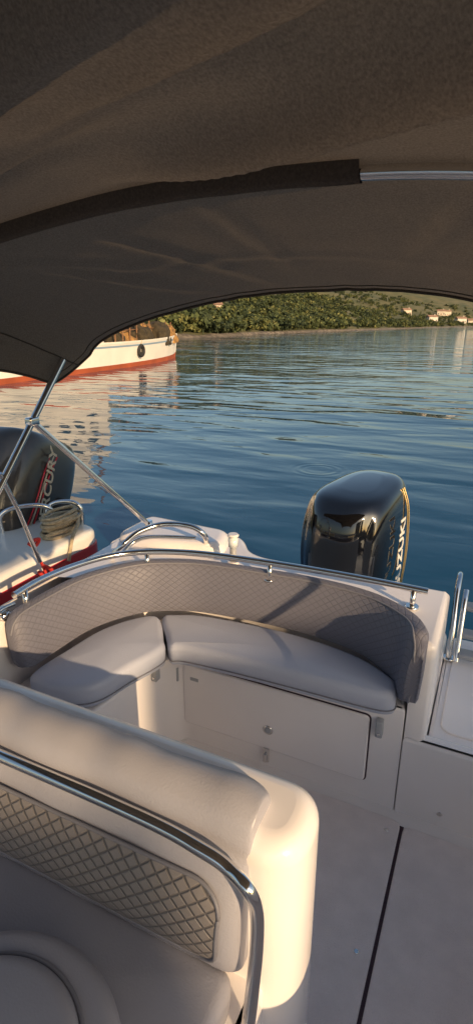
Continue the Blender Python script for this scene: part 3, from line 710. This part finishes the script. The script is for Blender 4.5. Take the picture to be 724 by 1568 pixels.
def lump(name,s,off,z,r,sz,m,seed):
    bm=bmesh.new(); bmesh.ops.create_icosphere(bm,subdivisions=4,radius=1)
    for v in bm.verts:
        f=1+0.35*noise.noise(v.co*1.6+Vector((seed,0,0)))+0.18*noise.noise(v.co*4+Vector((seed,3,0)))+0.08*noise.noise(v.co*10+Vector((seed,5,0)))
        v.co=Vector((v.co.x*r*f,v.co.y*r*0.8*f,max(-0.2,v.co.z)*sz*f))
    for f in bm.faces: f.smooth=True
    me=bpy.data.meshes.new(name); bm.to_mesh(me); bm.free(); me.materials.append(m); o=bpy.data.objects.new(name,me); scene.collection.objects.link(o); o.parent=fbt; o.location=fb_local(s,off,z); o.rotation_euler=(0,0,angb)
for i,(s,of,r,sz,m_) in enumerate(((0.955,0.0,0.8,0.85,netm),(0.91,0.5,0.8,0.8,netm),(0.89,0.1,1.1,1.0,netd),(0.84,0.9,0.9,1.05,netd),(0.80,0.2,1.1,0.95,netm),(0.74,1.0,0.9,0.9,netd),(0.68,0.6,1.0,0.7,netm),(0.76,0.2,0.8,1.15,netd),(0.86,0.5,0.6,1.2,netd),(0.63,0.9,0.7,0.6,netd))):
    lump('net_pile',s,of,1.15,r,sz,m_,i*3.1)
for i in range(10):
    s=0.60+0.037*i; tube('deck_post',[fb_local(s,1.5*(1-i*0.07),1.0),fb_local(s+0.003,1.5*(1-i*0.07),2.0+0.5*random.random())],0.04,wood,fbt,smooth=False)
tube('deck_rail',[fb_local(0.60+0.037*i,1.5*(1-i*0.07),1.75+0.02*i) for i in range(10)],0.025,wood,fbt)
for s in (0.66,):
    c=hullp(s,0.74,1.04); nrm=L2W(sdv.x,sdv.y,0)
    bpy.ops.mesh.primitive_torus_add(major_radius=0.24,minor_radius=0.10,major_segments=32,minor_segments=12,location=c)
    t=bpy.context.object; t.name='tyre_fender'; t.data.materials.append(rub); t.rotation_euler=nrm.to_track_quat('Z','Y').to_euler(); t.parent=fbt
    for p in t.data.polygons: p.use_smooth=True
    tube('tyre_line',[c+Vector((0,0,0.2)),hullp(s,1.02,1.02)],0.02,rope,fbt,smooth=False)
# ================================================================== LIGHT / SKY
EL=math.radians(18.5)
sa,sb=0.52,-0.854
sv=L2W(sa,sb,0); sv=Vector((sv.x*math.cos(EL),sv.y*math.cos(EL),math.sin(EL))).normalized()
# unseen quayside houses, added behind the boat to shade it with a sunbeam gap
shade_quay=mat('shade_quay_stone',(0.42,0.38,0.32),0.9,var=0.2,vscale=1.5,bump=0.6,bscale=6)
sunl=Vector((sa,sb)); perp=Vector((0.854,0.52))
def shade_pos(along,off): v=sunl*along+perp*off; return L2W(v.x,v.y,0)
hr=math.atan2(-sv.x,sv.y)
if (Matrix.Rotation(hr,3,'Z')@Vector((0,1,0))).dot(Vector((sv.x,sv.y,0)))<0: hr+=math.pi
qo=box('shade_quay',-60,60,0,40,-1.6,0,shade_quay,None,bev=0.04); qp=shade_pos(11.5,-10); qo.location=(qp.x,qp.y,0.5); qo.rotation_euler=(0,0,hr)  # out-of-view footing added under the shading houses
g0,g1=0.24,0.66  # edges of the opening tuned to let a sunbeam reach the seats
for (c_,w_) in ((g0-0.06-2.6,5.2),(g1+0.06+0.9,1.8)):
    p=shade_pos(15.0,c_); house(p.x,p.y,0.5,w_,2.6,4.8,wallm,hr,name='shade_house',blocker=True)  # added blockers out of view, keeping direct sun off the cockpit
sun=bpy.data.lights.new('sun','SUN'); sun.energy=5.0; sun.angle=math.radians(0.5); sun.color=(1.0,0.70,0.40)
so_=bpy.data.objects.new('sun',sun); scene.collection.objects.link(so_); so_.rotation_euler=sv.to_track_quat('Z','Y').to_euler(); so_.location=sv*30
wd=bpy.data.worlds.new('World'); scene.world=wd; wd.use_nodes=True; nt=wd.node_tree
sk=nt.nodes.new('ShaderNodeTexSky'); sk.sky_type='NISHITA'; sk.sun_disc=False; sk.sun_elevation=EL; sk.sun_rotation=math.atan2(sv.x,sv.y)
sk.air_density=1.1; sk.dust_density=2.0; sk.ozone_density=1.2
bg=nt.nodes['Background']; bg.inputs['Strength'].default_value=0.15; nt.links.new(sk.outputs[0],bg.inputs['Color'])
# ================================================================== CAMERA
cd=bpy.data.cameras.new('camera'); cd.sensor_fit='VERTICAL'; cd.sensor_height=24; cd.lens=24*F/1568; cd.clip_start=0.02; cd.clip_end=9000
co=bpy.data.objects.new('camera',cd); scene.collection.objects.link(co)
Mx=Matrix((R,U,-FW)).transposed().to_4x4(); Mx.translation=C; co.matrix_world=Mx
scene.camera=co
scene.view_settings.view_transform='Standard'; scene.view_settings.look='None'; scene.view_settings.exposure=0
